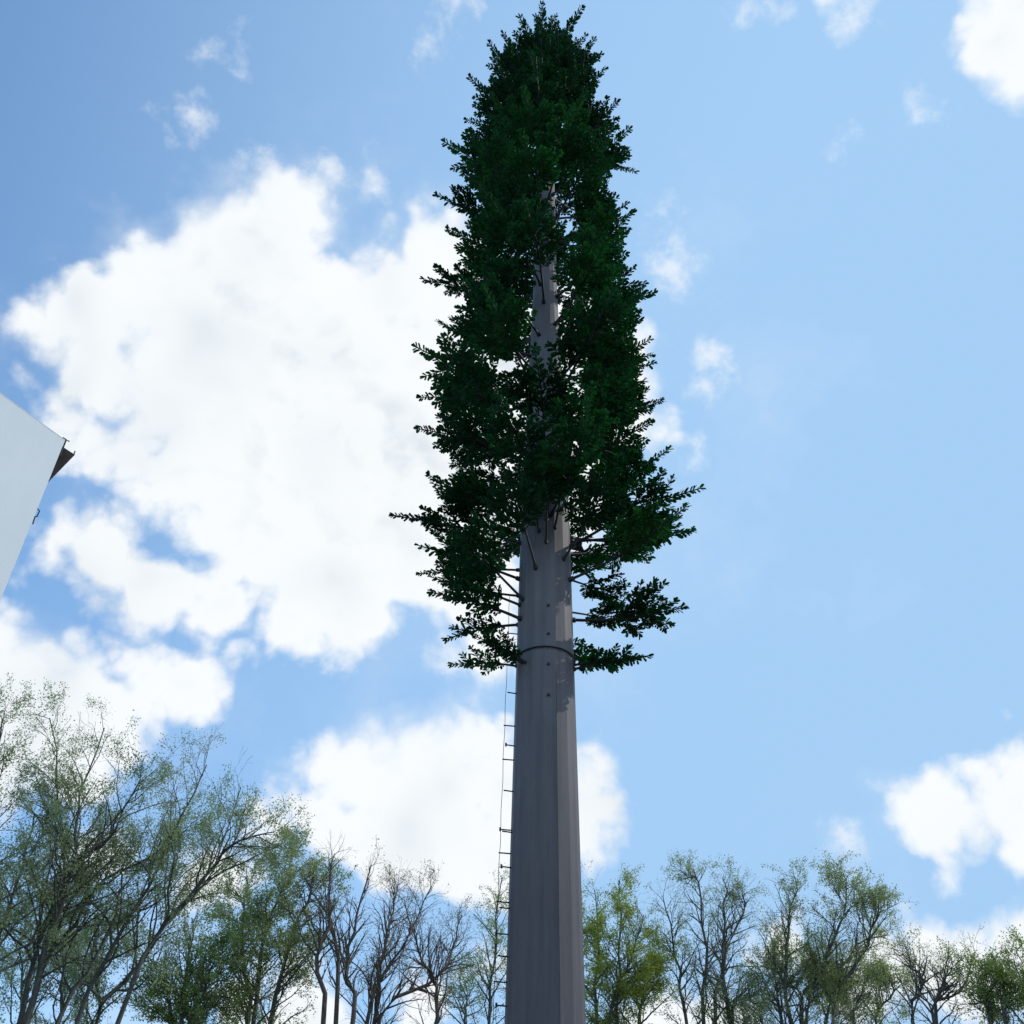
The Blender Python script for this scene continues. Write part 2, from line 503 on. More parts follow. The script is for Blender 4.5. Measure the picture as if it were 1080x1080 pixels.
    cloud = mix(shade, CLOUD_WHITE, CLOUD_GREY)
    # blue of the sky, hazier towards the sun's side
    toward = vmath('DOT_PRODUCT', d, tuple(Vector((.80, .50, .33)).normalized()))
    haze = smooth(toward, *HAZE_RANGE)
    blue = mix(1.0, sky.outputs[0], SKY_TINT, 'MULTIPLY')
    blue = mix(haze, blue, HAZE_COL)
    veil = math_('MULTIPLY', smooth(noise(d, 3.0, 6, .6), .5, .78), VEIL)
    blue = mix(veil, blue, CLOUD_WHITE)
    blue = mix(wd, blue, CLOUD_WHITE)
    col = mix(dens, blue, cloud)
    bg = N('ShaderNodeBackground'); L(col, bg.inputs[0]); bg.inputs[1].default_value = SKY_STRENGTH
    L(bg.outputs[0], N('ShaderNodeOutputWorld').inputs[0])
    w.cycles.sampling_method = 'MANUAL'; w.cycles.sample_map_resolution = 256

SKY_STRENGTH = .12
_k = 1.0 / SKY_STRENGTH
SKY_DUST = 1.0
CLOUD_WHITE = (.95 * _k, .985 * _k, 1.01 * _k)
CLOUD_GREY = (.62 * _k, .70 * _k, .77 * _k)
SKY_TINT = (1.10, 1.64, 2.02)
HAZE_RANGE = (-.2, .80)
HAZE_COL = (.385 * _k, .625 * _k, .93 * _k)
VEIL = .25
build_world()

# ------------------------------------------------------------------- ground
def ground_mat():
    m, nt, out = mat('rough_grass_ground')
    b = nt.nodes.new('ShaderNodeBsdfPrincipled')
    f = tex_noise(nt, .35, 8, .65)
    nt.links.new(ramp(nt, f, [(.35, (.05, .055, .025)), (.55, (.10, .09, .055)), (.7, (.16, .14, .10))]), b.inputs['Base Color'])
    b.inputs['Roughness'].default_value = .95
    nt.links.new(b.outputs[0], out.inputs[0])
    return m
g = MB()
n_ = 24
for i in range(n_):
    for j in range(n_):
        pass
xs = [-3000, -800, -200, -60, -20, 0, 20, 60, 200, 800, 3000]
gv = [(x, y, 0.0) for y in xs for x in xs]
gf = [(j * 11 + i, j * 11 + i + 1, (j + 1) * 11 + i + 1, (j + 1) * 11 + i) for j in range(10) for i in range(10)]
g.add(gv, gf)
tag(g.build('ground', ground_mat()), kind='structure')

# -------------------------------------------------- the mast dressed as a pine
MAST = Vector((0.650, 15.600, 0.000))
MAST_TOP = 32.1
SIDES = 16
def mast_r(z):                                  # outer radius at height z
    if z < 14: return .62 - .0105 * z
    if z < 21: return .473 - .027 * (z - 14)
    return .284 - .008 * (z - 21)
rng = random.Random(11)

mast = empty('camouflage_mast', MAST)
tag(mast, 'tall grey steel mast dressed as a pine, with dark green artificial branches', 'cell tower')

pm = MB()
PHASE = R(-71.0)
zs = [.06, 6, 12.0, 14.0, 17.5, 21.0, 25.0, 29, MAST_TOP]
rings = []
for z in zs:
    r = mast_r(z)
    rings.append([(r * math.cos(PHASE + 2 * math.pi * k / SIDES), r * math.sin(PHASE + 2 * math.pi * k / SIDES), z) for k in range(SIDES)])
vs = [p for rg in rings for p in rg]
fs = [(i * SIDES + k, i * SIDES + (k + 1) % SIDES, (i + 1) * SIDES + (k + 1) % SIDES, (i + 1) * SIDES + k) for i in range(len(zs) - 1) for k in range(SIDES)]
fs.append(tuple(range((len(zs) - 1) * SIDES, len(zs) * SIDES)))
pm.add(vs, fs)
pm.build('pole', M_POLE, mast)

b = MB()
q = PHASE + 2 * math.pi * 0 / SIDES
b.tube([(mast_r(z) * math.cos(q), mast_r(z) * math.sin(q), z) for z in (1.0, 4.0, 7.0, 10.4)], .007, 6)
b.build('weld_seam', M_SEAM, mast)
bp = MB()
bp.prism([(.95 * math.cos(2 * math.pi * k / 32), .95 * math.sin(2 * math.pi * k / 32)) for k in range(32)], .0, .055)
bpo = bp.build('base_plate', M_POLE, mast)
for k in range(12):
    q = 2 * math.pi * (k + .5) / 12
    b = MB(); b.prism([(.035 * math.cos(a * math.pi / 3), .035 * math.sin(a * math.pi / 3)) for a in range(6)], 0, .09)
    b.build('anchor_bolt', M_STEEL, bpo, loc=(.81 * math.cos(q), .81 * math.sin(q), .056))

# tensioned wire round the pole
b = MB(); zb = 10.87; rb = mast_r(zb) + .016
b.tube([(rb * math.cos(2 * math.pi * k / 48), rb * math.sin(2 * math.pi * k / 48), zb) for k in range(48)], .013, 6, closed=True)
b.build('band', M_STEEL, mast)

# climbing pegs with the safety line
PEG_AZ = R(187.0)
ca, sa = math.cos(PEG_AZ), math.sin(PEG_AZ)
for i, z in enumerate([11.4, 10.17, 9.59, 9.2, 8.98, 8.41, 7.8, 7.74, 7.43, 7.19, 6.69, 6.58, 6.23, 5.9, 5.57, 5.24, 4.91, 4.58, 4.25, 3.92, 3.59, 3.26, 2.93, 2.6]):
    r = mast_r(z); ln = .15 if i % 2 else .18
    az = PEG_AZ + (R(5) if i % 2 else -R(2))
    c, s = math.cos(az), math.sin(az)
    b = MB(); b.tube([(c * (r - .06), s * (r - .06), z), (c * (r + ln), s * (r + ln), z + .005)], .0105, 6)
    if i % 3 == 0: b.tube([(c * (r + ln - .01), s * (r + ln - .01), z - .02), (c * (r + ln - .01), s * (r + ln - .01), z + .035)], .017, 6)
    b.build('step_peg', M_STEEL, mast)
b = MB()
pts = []
for i in range(40):
    z = 2.2 + (12.2 - 2.2) * i / 39; r = mast_r(z) + .165 + .006 * math.sin(i * 1.7)
    pts.append((ca * r, sa * r, z))
b.tube(pts, .0046, 5)
b.build('safety_line', M_STEEL, mast)

# bolt heads on the front of the pole
for z in [11.73, 11.14, 10.53, 9.94]:
    az = R(-86); r = mast_r(z)
    b = MB(); b.tube([(r * math.cos(az) * .97, r * math.sin(az) * .97, z), (math.cos(az) * (r + .022), math.sin(az) * (r + .022), z)], .024, 8)
    b.build('bolt', M_STEEL, mast)
# small aerial box behind the pole
zq = 13.56
b = MB(); b.box((.60, .12, zq), (.22, .16, .16), Matrix.Rotation(R(12), 3, 'Y')); b.box((.47, .12, zq), (.16, .05, .05))
b.tube([(.69, .12, zq - .05), (.73, .12, zq - .16)], .035, 8)
b.build('aerial_box', M_STEEL, mast)

# --- artificial branches
def leaflets(polys_out, V, Q, p0, p1, side, r_, length, step, tip=True):
    """blunt leaflets along the twig p0-p1 ; V,Q lists of arrays"""
    ax = (p1 - p0); Ln = ax.length; ax.normalize()
    n = max(3, int(Ln / step))
    for i in range(n):
        t = (i + r_.uniform(.1, .9)) / n
        p = p0.lerp(p1, t)
        for sgn in (-1, 1, 0):
            if sgn == 0 and r_.random() < .35: continue
            out = side * (sgn if sgn else r_.choice((-.4, .4))) + Vector((0, 0, 1)) * (r_.uniform(-.35, .4) if sgn else r_.choice((-.9, .9)))
            out.normalize()
            dr = (out * r_.uniform(.75, 1.0) + ax * r_.uniform(.55, 1.0)).normalized()
            l = length * r_.uniform(.75, 1.25) * (1 - .4 * t)
            add_leaf(V, Q, p, dr, l, r_)
    if tip:
        for k in range(3): add_leaf(V, Q, p1 - ax * .03, (ax + Vector((r_.uniform(-.4, .4), r_.uniform(-.4, .4), r_.uniform(-.4, .4)))).normalized(), length * .75, r_)

def add_leaf(V, Q, p, dr, l, r_, wf=.205):
    ref = Vector((r_.gauss(0, .6), r_.gauss(0, .6), 1)).normalized()
    sd = dr.cross(ref)
    if sd.length < 1e-3: sd = dr.cross(Vector((1, 0, 0)))
    sd.normalize(); nn = sd.cross(dr)
    w = l * wf * r_.uniform(.8, 1.25)
    k = len(V)
    V += [p, p + dr * l * .42 + sd * w * .75 + nn * w * .25, p + dr * l * .5, p + dr * l * .42 - sd * w * .75 + nn * w * .25,
          p + dr * l * .84 + sd * w * .8 + nn * w * .1, p + dr * l + nn * (-w * .2), p + dr * l * .84 - sd * w * .8 + nn * w * .1]
    Q += [(k, k + 1, k + 2, k + 3), (k + 1, k + 4, k + 5, k + 2), (k + 3, k + 2, k + 5, k + 6)]

def make_branch(L, bare, seed, ntw, tw_len, tmax=.70):
    """branch along +X from the origin, in its local frame: rod mesh and foliage mesh"""
    r_ = random.Random(seed)
    polys, V, Q = [], [], []
    sag = r_.uniform(-.04, .05) * L
    def axis(t): return Vector((L * t, .03 * L * math.sin(3 * t + seed), sag * math.sin(math.pi * t) + .06 * L * t * t))
    pts = [axis(i / 8) for i in range(9)]
    polys.append((pts, [.030 - .019 * i / 8 for i in range(9)], 7))
    polys.append(([axis(-.01), axis(.03), axis(.055), axis(.056)], [.05, .05, .047, .03], 8))
    for i in range(ntw):
        t = bare + (tmax - bare) * (i + r_.uniform(-.25, .25)) / (ntw - 1)
        p = axis(t)
        sg = 1 if i % 2 else -1
        ang = R(r_.uniform(38, 62)); l = tw_len * (1.08 - .58 * (i / ntw)) * r_.uniform(.8, 1.2)
        if i < 2: l *= .7
        d = Vector((math.cos(ang), sg * math.sin(ang), r_.uniform(-.16, .42))).normalized()
        q = p + d * l + Vector((0, 0, r_.uniform(-.04, .08)))
        polys.append(([p, p.lerp(q, .5) + Vector((0, 0, .015)), q], [.014, .011, .006], 5))
        side = d.cross(Vector((0, 0, 1))).normalized()
        leaflets(polys, V, Q, p.lerp(q, .12), q, side, r_, .18, .050)
        if l > .62:      # a fork on the long side twigs
            for sg2 in ((1,) if i % 3 else (-1, 1)):
                a0 = p.lerp(q, r_.uniform(.35, .55)); d2 = (d + side * sg2 * .75 + Vector((0, 0, r_.uniform(-.15, .3)))).normalized()
                q2 = a0 + d2 * l * .45
                polys.append(([a0, a0.lerp(q2, .5), q2], [.010, .008, .005], 4))
                leaflets(polys, V, Q, a0.lerp(q2, .15), q2, d2.cross(Vector((0, 0, 1))).normalized(), r_, .18, .054)
    p0 = axis(bare + .05)
    for a, b_ in ((bare + .05, (1 + bare) / 2), ((1 + bare) / 2, 1.0)):
        leaflets(polys, V, Q, axis(a), axis(b_), Vector((0, 1, 0)), r_, .19, .050, tip=b_ == 1.0)
    rv, rq = tubes_np([([tuple(x) for x in p], r, s) for p, r, s in polys])
    return (np.array(rv), np.array(rq)), (np.array([tuple(v) for v in V]), np.array(Q))

VARIANTS = []
for k in range(9):
    L_ = (2.6, 2.35, 2.1)[k % 3]
    VARIANTS.append((L_, make_branch(L_, (.36, .28, .32)[k // 3], 100 + k, 10 + k % 2, .92)))
VARIANTS.append((1.15, make_branch(1.15, .12, 151, 6, .42)))
VARIANTS.append((1.6, make_branch(1.6, .2, 152, 8, .5)))
VARIANTS.append((1.9, make_branch(1.9, .12, 153, 6, .36, .48)))
MESHES = [(np_mesh('branch', *rod, M_ROD, smooth=True), np_mesh('foliage', *fol, M_NEEDLE)) for L_, (rod, fol) in VARIANTS]

def place(az, z, pitch, roll, var, scale=1.0):
    """matrix in the mast's frame"""
    r = mast_r(min(z, MAST_TOP)) - .05 if z < MAST_TOP - .3 else .08
    rot = Matrix.Rotation(az, 4, 'Z') @ Matrix.Rotation(-pitch, 4, 'Y') @ Matrix.Rotation(roll, 4, 'X')
    return Matrix.Translation((r * math.cos(az), r * math.sin(az), z)) @ rot @ Matrix.Scale(scale, 4), var

B = []
# lowest branches, one by one : azimuth (0 = right, 90 = away), height, pitch, kind, scale
for az, z, pt, v, s in [
    (4, 16.79, 18, 0, 0.92),
    (-28, 17.01, 22, 3, 0.9),
    (32, 17.12, 20, 1, 0.95),
    (-4, 17.81, 20, 4, 0.95),
    (4, 11.82, 6, 2, 1.02),
    (-22, 12.47, 24, 0, 1.0),
    (-52, 12.82, 36, 1, 0.85),
    (25, 12.03, 2, 5, 0.68),
    (40, 12.88, 0, 4, 0.75),
    (12, 13.67, 12, 0, 1.06),
    (35, 13.44, 16, 3, 0.9),
    (20, 11.07, 4, 9, 0.95),
    (48, 11.46, -4, 9, 0.9),
    (-8, 10.79, -2, 9, 0.8),
    (200, 11.60, 4, 10, 1.05),
    (188, 12.18, 5, 2, 0.8),
    (176, 10.76, 2, 10, 0.75),
    (222, 10.62, 2, 10, 0.7),
    (-14, 10.68, 0, 10, 0.85),
    (215, 10.65, 8, 9, 0.7),
    (158, 11.72, -2, 10, 0.95),
    (196, 11.93, 4, 10, 0.9),
    (216, 11.97, 24, 4, 0.88),
    (190, 12.59, 8, 5, 0.95),
    (168, 12.88, 2, 3, 0.78),
    (243, 12.53, 40, 1, 0.85),
    (184, 13.41, 8, 3, 0.98),
    (205, 13.60, 14, 1, 0.9),
    (284, 13.48, 44, 2, 0.8),
    (266, 13.09, 50, 1, 0.8),
    (256, 13.37, 46, 4, 0.78),
    (277, 13.63, 36, 5, 0.8),
    (345, 13.33, 16, 3, 1.06),
]:
    B.append(place(R(az), z, R(pt), R(rng.uniform(-12, 12)), v, s))
z = 13.44; i = 0
while z < 31.1:
    az = (i * 137.508 + rng.uniform(-14, 14)) % 360
    t = (z - 13) / 19
    z += (.132 if t < .8 else .118) * rng.uniform(.7, 1.3); i += 1
    front = abs((az - 268 + 180) % 360 - 180)
    if front < 26 and z < 23 and 15.2 < z and rng.random() < .45: continue
    if 8 < (az - 268 + 360) % 360 < 30 and 15 < z < 24 and rng.random() < .25: continue
    sc = 1.0 + .03 * t
    if t > .72: sc *= 1 - .36 * (t - .72) / .28
    pitch = 10 + 21 * t + (30 * ((t - .74) / .26) if t > .74 else 0)
    B.append(place(R(az), z, R(pitch + rng.uniform(-8, 8)), R(rng.uniform(-30, 30)), rng.randrange(9), sc * rng.uniform(.88, 1.12)))
for k in range(7):
    B.append(place(R(k * 51 + 10), 31.25 + .08 * k, R((46, 66, 56)[k % 3] + rng.uniform(-6, 6)), 0, 11, rng.uniform(1.0, 1.2)))
for k in range(4):
    B.append(place(R(k * 95 + 40), 32.06, R(78), 0, 11, rng.uniform(.95, 1.2)))

# those that show largest are parts of their own ; the rest of the top is one part
def weight(M):
    c = (MAST + M @ Vector((1.6, 0, 0))); dd = (c - EYE).length
    facing = -((M.to_3x3() @ Vector((1, 0, 0))).dot((c - EYE).normalized()))
    side = abs((M.to_3x3() @ Vector((1, 0, 0))).x)
    return (1 + .25 * facing + .2 * side) / dd ** 1.4
order = sorted(range(len(B)), key=lambda k: -weight(B[k][0]))
for k in order[:100]:
    M, v = B[k]
    rod = link('branch', MESHES[v][0], mast); rod.matrix_local = M
    link('foliage', MESHES[v][1], rod)
V, Q, MI, off = [], [], [], 0
for k in order[100:]:
    M, v = B[k]; A = np.array(M)
    for mi, (vv, qq) in enumerate(VARIANTS[v][1]):
        V.append(vv @ A[:3, :3].T + A[:3, 3]); Q.append(qq + off); MI.append(np.full(len(qq), mi)); off += len(vv)
if V:
    o = link('branches', np_mesh('branches', np.concatenate(V), np.concatenate(Q), [M_ROD, M_NEEDLE], np.concatenate(MI)), mast)
    o['kind'] = 'stuff'

# -------------------------------------------------------------- living trees
def catmull(pts, n):
    P = [Vector(p) for p in pts]
    if len(P) == 2: return [P[0].lerp(P[1], i / (n - 1)) for i in range(n)]
    P = [P[0] * 2 - P[1]] + P + [P[-1] * 2 - P[-2]]
    out = []
    for i in range(n):
        u = i / (n - 1) * (len(P) - 3); k = min(int(u), len(P) - 4); t = u - k
        a, b, c, d = P[k:k + 4]
        out.append(.5 * ((2 * b) + (c - a) * t + (2 * a - 5 * b + 4 * c - d) * t * t + (3 * b - a - 3 * c + d) * t ** 3))
    return out

class Grower:
    def __init__(s, seed, P):
        s.r = random.Random(seed); s.P = P; s.polys = []; s.leaf = []; s.off = Vector((seed * 7.3, seed * 3.1, 0))
    def stem(s, pts, ra, rb):
        n = 16
        pts = catmull(pts, n)
        L = sum((pts[i + 1] - pts[i]).length for i in range(n - 1))
        for i in range(2, n):
            w = .03 * s.P.get('kink', 1)
            pts[i] = pts[i] + Vector((s.r.gauss(0, w), s.r.gauss(0, w), s.r.gauss(0, w * .5)))
        rad = [ra + (rb - ra) * (i / (n - 1)) ** .8 for i in range(n)]
        s.polys.append((pts, rad, 8))
        s.children(pts, rad, L, 1)
    def children(s, pts, rad, L, lev):
        P, r = s.P, s.r
        if lev > 3: return
        n = int(L * P['dens'][lev - 1] + r.random())
        t0 = P['t0'] if lev == 1 else .12
        for k in range(n):
            t = t0 + (1 - t0) * ((k + r.random()) / max(n, 1))
            x = t * (len(pts) - 1); i = min(int(x), len(pts) - 2); f = x - i
            p = pts[i].lerp(pts[i + 1], f)
            if p.z < P['zmin']: continue
            tan = (pts[i + 1] - pts[i]).normalized()
            ang = R(r.gauss(P['ang'], 9))
            ref = Vector((r.gauss(0, 1), r.gauss(0, 1), r.gauss(0, 1)))
            sd = tan.cross(ref).normalized()
            d = (tan * math.cos(ang) + sd * math.sin(ang)).normalized()
            d = (d + Vector((0, 0, P['up'] * r.uniform(.3, 1)))).normalized()
            base = P['len'][lev - 1]
            l = base * r.uniform(.55, 1.15) * ((1.1 - .7 * (t - t0) / (1 - t0)) if lev == 1 else (1.05 - .55 * t))
            m = (7, 5, 4)[lev - 1]
            q = [p]; dd = d
            st = l / (m - 1)
            for _ in range(m - 1):
                q.append(q[-1] + dd * st)
                dd = (dd + Vector((r.gauss(0, .17), r.gauss(0, .17), r.gauss(0, .14) + P['up'] * .12))).normalized()
            rp = rad[i] * (1 - f) + rad[i + 1] * f
            ra = min(rp * .62, P['thick'][lev - 1]) ; rb = max(ra * .3, P['tipr'])
            rr = [ra + (rb - ra) * j / (m - 1) for j in range(m)]
            s.polys.append((q, rr, (6, 4, 3)[lev - 1]))
            s.children(q, rr, l, lev + 1)
            if lev >= 2: s.leaves(q, l, lev)
    def leaves(s, q, l, lev):
        P, r = s.P, s.r
        mid = q[len(q) // 2]
        c = mnoise.noise((mid + s.off) * P['clump']) * .5 + .5
        c2 = mnoise.noise((mid + s.off) * P['clump'] * 3.1) * .5 + .5
        k = max(0.0, (c * .65 + c2 * .35 - P['gap']) / (1 - P['gap'])) * 2.4
        h = P.get('zfall')
        if h: k *= max(.12, min(1, (h[1] - mid.z) / (h[1] - h[0])))
        n = l * P['leaf'] * k
        n = int(n) + (r.random() < n % 1)
        for _ in range(n):
            x = r.uniform(.25, 1.0) * (len(q) - 1); i = min(int(x), len(q) - 2)
            p = q[i].lerp(q[i + 1], x - i)
            j = P.get('scat', .05)
            s.leaf.append((p.x + r.gauss(0, j), p.y + r.gauss(0, j), p.z + r.gauss(0, j) - .01))
    def finish(s, name, label, bark, leafmat, base, group=None):
        t = empty(name, base); tag(t, label, 'tree', group)
        bv = np.array(base)
        v, q = tubes_np([([tuple(x) for x in p], r, k) for p, r, k in s.polys])
        link('trunk', np_mesh('trunk', v - bv, q, bark, smooth=True), t)
        C = np.array(s.leaf) - bv
        g_ = np.random.default_rng(len(C) + 5)
        n = len(C); sz = s.P['size'] * g_.uniform(.6, 1.35, (n, 1))
        a = g_.normal(size=(n, 3)); a[:, 2] -= .35; a /= np.linalg.norm(a, axis=1, keepdims=True)
        b = np.cross(a, g_.normal(size=(n, 3))); b /= np.linalg.norm(b, axis=1, keepdims=True)
        nn = np.cross(a, b)
        w = .27
        V = np.stack([C, C + a * sz * .5 + b * sz * w + nn * sz * .07, C + a * sz, C + a * sz * .5 - b * sz * w + nn * sz * .07], 1).reshape(-1, 3)
        link('crown', np_mesh('crown', V, np.arange(4 * n).reshape(-1, 4), leafmat), t)
        return t

def tree(seed, name, label, stems, P, bark, leaf, base, r=(.1, .02)):
    PP = dict(dens=(2.9, 4.3, 5.0), len=(1.7, .85, .38), t0=.35, zmin=4.0, ang=46, up=.2, thick=(.023, .0085, .004), tipr=.0020,
              leaf=9.0, clump=.7, gap=.3, size=.06)
    PP.update(P)
    G = Grower(seed, PP)
    bx, by, _ = base
    for st in stems:
        st = [Vector(p) for p in st]
        k = r if len(st) < 99 else r
        p0 = st[0]
        foot = Vector((bx + (p0.x - bx) * .12, by + (p0.y - by) * .12, -.05))
        mid = foot.lerp(p0, .55) + Vector(((p0.x - bx) * -.12, (p0.y - by) * -.12, 0))
        G.stem([foot, mid] + st, *r)
    return G.finish(name, label, bark, leaf, base, 'spring trees standing behind and beside the mast')

tree(1, 'slender_tree', 'pale green tree cut off by the left edge, below the white wall',
     [[(-8.16, 17.00, 5.15), (-8.51, 17.00, 6.75), (-8.78, 17.00, 8.33), (-9.19, 17.00, 10.25)],
      [(-8.06, 17.24, 5.21), (-8.20, 17.51, 6.61), (-8.34, 17.77, 7.81), (-8.56, 18.04, 8.91)]],
     {'size': 0.04, 'leaf': 143, 'gap': 0.38, 'dens': (2.5, 3.8, 5)}, M_BARK, M_LEAF['sage'], (-8.11, 17.00, 0.00), (.07, .012))
tree(2, 'forked_tree', 'tall forked tree with thin sage leaves, its trunk rising at the lower left corner',
     [[(-7.64, 18.00, 5.44), (-7.71, 18.00, 6.29), (-7.65, 18.00, 7.13), (-7.67, 18.00, 7.99), (-8.03, 18.00, 8.85), (-8.31, 18.00, 9.56), (-8.75, 18.00, 10.79)],
      [(-7.61, 18.18, 5.48), (-7.79, 18.30, 7.06), (-7.74, 18.42, 8.10), (-7.94, 18.54, 9.02), (-8.08, 18.66, 9.89), (-8.00, 18.78, 10.97)],
      [(-7.46, 17.70, 6.02), (-7.32, 17.50, 7.13), (-7.25, 17.30, 7.74), (-6.64, 17.10, 8.13), (-6.43, 16.90, 8.79), (-6.27, 16.70, 9.09)],
      [(-7.73, 18.30, 5.73), (-7.53, 18.55, 6.89), (-7.26, 18.80, 7.95), (-6.72, 19.05, 8.41), (-6.42, 19.30, 8.74)]],
     {'size': 0.038, 'leaf': 169, 'gap': 0.37, 'dens': (2.4, 3.8, 5)}, M_BARK_PALE, M_LEAF['sage'], (-7.61, 18.00, 0.00), (.066, .010))
tree(3, 'leaning_tree', 'thin leaved tree with two long bare limbs leaning to the right toward the mast',
     [[(-7.01, 18.50, 5.51), (-6.66, 18.50, 6.72), (-6.34, 18.50, 7.59), (-6.13, 18.50, 8.50), (-5.90, 18.50, 9.42), (-5.78, 18.50, 10.13)],
      [(-6.82, 18.74, 5.57), (-6.34, 18.90, 6.45), (-5.84, 19.06, 7.49), (-5.42, 19.22, 8.27), (-5.28, 19.38, 9.22), (-5.28, 19.54, 10.12)],
      [(-6.04, 18.26, 6.50), (-5.35, 18.06, 7.59), (-4.85, 17.86, 8.22), (-4.43, 17.66, 8.40), (-4.02, 17.46, 8.41)],
      [(-7.44, 18.95, 5.60), (-7.22, 19.32, 6.72), (-7.17, 19.70, 8.09), (-6.95, 20.07, 9.00), (-6.93, 20.45, 10.16)]],
     {'size': 0.037, 'leaf': 136, 'gap': 0.385, 'ang': 44, 'dens': (2.1, 3.7, 5)}, M_BARK_PALE, M_LEAF['sage'], (-6.83, 18.50, 0.00), (.062, .009))
tree(16, 'bushy_tree', 'soft grey green bushy tree filling the lower left corner behind the forked trunk',
     [[(-11.46, 27.00, 7.17), (-11.89, 27.00, 8.62), (-12.34, 27.00, 10.65)],
      [(-10.66, 27.24, 7.24), (-11.11, 27.64, 8.81), (-11.90, 28.04, 10.52)],
      [(-9.57, 26.76, 7.16), (-9.67, 26.36, 8.29), (-9.68, 25.96, 9.43)],
      [(-12.50, 27.30, 7.21), (-13.37, 27.80, 9.03), (-14.05, 28.30, 11.31)]],
     {'size': 0.05, 'leaf': 104, 'gap': 0.33, 'len': (1.7, 0.9, 0.4)}, M_BARK, M_LEAF['sage'], (-11.05, 27.00, 0.00), (.07, .012))
tree(4, 'leafy_tree', 'small dense dark green tree seen below the leaning bare limbs',
     [[(-7.63, 27.00, 7.26), (-7.72, 27.00, 8.28), (-7.83, 27.00, 9.80)],
      [(-7.92, 27.24, 7.31), (-8.52, 27.64, 8.43), (-9.06, 28.04, 9.25)],
      [(-7.34, 26.76, 7.22), (-7.06, 26.36, 8.03), (-6.87, 25.96, 8.62)]],
     {'size': 0.052, 'leaf': 123, 'gap': 0.36, 'len': (1.7, 0.9, 0.4)}, M_BARK, M_LEAF['deep'], (-7.63, 27.00, 0.00), (.09, .015))
tree(5, 'leafy_tree', 'dense leafy green tree with ochre tinged top between leaning tree and bare trees',
     [[(-5.88, 27.00, 7.41), (-5.99, 27.00, 9.07), (-5.86, 27.00, 10.31), (-5.55, 27.00, 11.79)],
      [(-6.08, 27.30, 7.47), (-6.52, 27.63, 9.00), (-6.88, 27.97, 10.35), (-6.98, 28.30, 11.37)],
      [(-5.43, 26.70, 7.35), (-5.26, 26.37, 8.68), (-4.83, 26.03, 10.02), (-4.73, 25.70, 10.51)]],
     {'size': 0.053, 'leaf': 110, 'gap': 0.33, 'len': (1.6, 0.85, 0.4)}, M_BARK, M_LEAF['olive'], (-5.80, 27.00, 0.00), (.10, .015))
tree(6, 'bare_tree', 'nearly bare tree with two upright dark stems beside the dense ochre topped tree',
     [[(-3.87, 25.00, 7.04), (-4.23, 25.00, 8.25), (-4.18, 25.00, 8.71), (-4.07, 25.00, 9.36), (-4.19, 25.00, 10.25), (-4.13, 25.00, 10.87)],
      [(-3.66, 25.18, 7.08), (-3.89, 25.33, 8.74), (-4.17, 25.48, 9.49), (-4.66, 25.63, 10.07), (-4.81, 25.78, 10.30)],
      [(-3.23, 24.82, 7.13), (-3.47, 24.67, 7.91), (-3.43, 24.52, 8.55), (-3.29, 24.37, 9.36), (-3.15, 24.22, 10.30)]],
     {'size': 0.04, 'leaf': 18, 'gap': 0.42, 'len': (1.2, 0.65, 0.32), 'dens': (2.8, 4, 5), 'ang': 38}, M_BARK_BROWN, M_LEAF['brown'], (-3.59, 25.00, 0.00), (.085, .012))
tree(7, 'bare_tree', 'spreading bare tree with many thin brown twigs just to the left of the mast',
     [[(-3.01, 26.00, 7.28), (-2.85, 26.00, 8.24), (-2.21, 26.00, 9.34), (-1.81, 26.00, 10.46)],
      [(-2.79, 26.24, 7.46), (-1.72, 26.51, 8.27), (-1.20, 26.77, 9.17), (-1.00, 27.04, 10.11)],
      [(-1.43, 25.82, 7.40), (-1.60, 25.62, 8.17), (-1.93, 25.42, 8.76), (-2.39, 25.22, 9.83)],
      [(-2.92, 26.36, 7.36), (-2.90, 26.76, 9.07), (-2.80, 27.16, 10.20), (-2.78, 27.56, 11.04)]],
     {'size': 0.038, 'leaf': 28, 'gap': 0.4, 'len': (1.3, 0.75, 0.36), 'dens': (3.2, 4.6, 5.5), 'ang': 38}, M_BARK_BROWN, M_LEAF['brown'], (-2.54, 26.00, 0.00), (.085, .011))
tree(8, 'young_tree', 'low pale green tree half hidden behind the left side of the mast',
     [[(-0.27, 29.00, 7.98), (-0.19, 29.00, 9.29), (-0.12, 29.00, 10.60), (-0.08, 29.00, 11.80)],
      [(-0.88, 29.24, 7.91), (-0.88, 29.64, 8.64), (-1.13, 30.04, 9.39)],
      [(0.47, 29.24, 8.05), (0.54, 29.64, 9.40), (0.59, 30.04, 10.06)]],
     {'size': 0.044, 'leaf': 78, 'gap': 0.36, 'len': (1.2, 0.7, 0.36)}, M_BARK, M_LEAF['fresh'], (-0.23, 29.00, 0.00), (.07, .01))
tree(9, 'birch_like_tree', 'yellow green tree with bright low foliage directly to the right of the mast',
     [[(3.02, 28.00, 7.86), (3.13, 28.00, 9.62), (3.16, 28.00, 11.45)],
      [(2.48, 28.21, 8.05), (2.61, 28.56, 9.76), (2.56, 28.91, 11.44)],
      [(2.70, 27.82, 7.82), (3.33, 27.52, 9.28), (3.72, 27.22, 10.28)],
      [(3.56, 28.15, 7.78), (3.76, 28.40, 8.69), (4.24, 28.65, 9.76)]],
     {'size': 0.048, 'leaf': 110, 'gap': 0.32, 'len': (1.4, 0.8, 0.4)}, M_BARK, M_LEAF['yellow'], (2.94, 28.00, 0.00), (.09, .012))
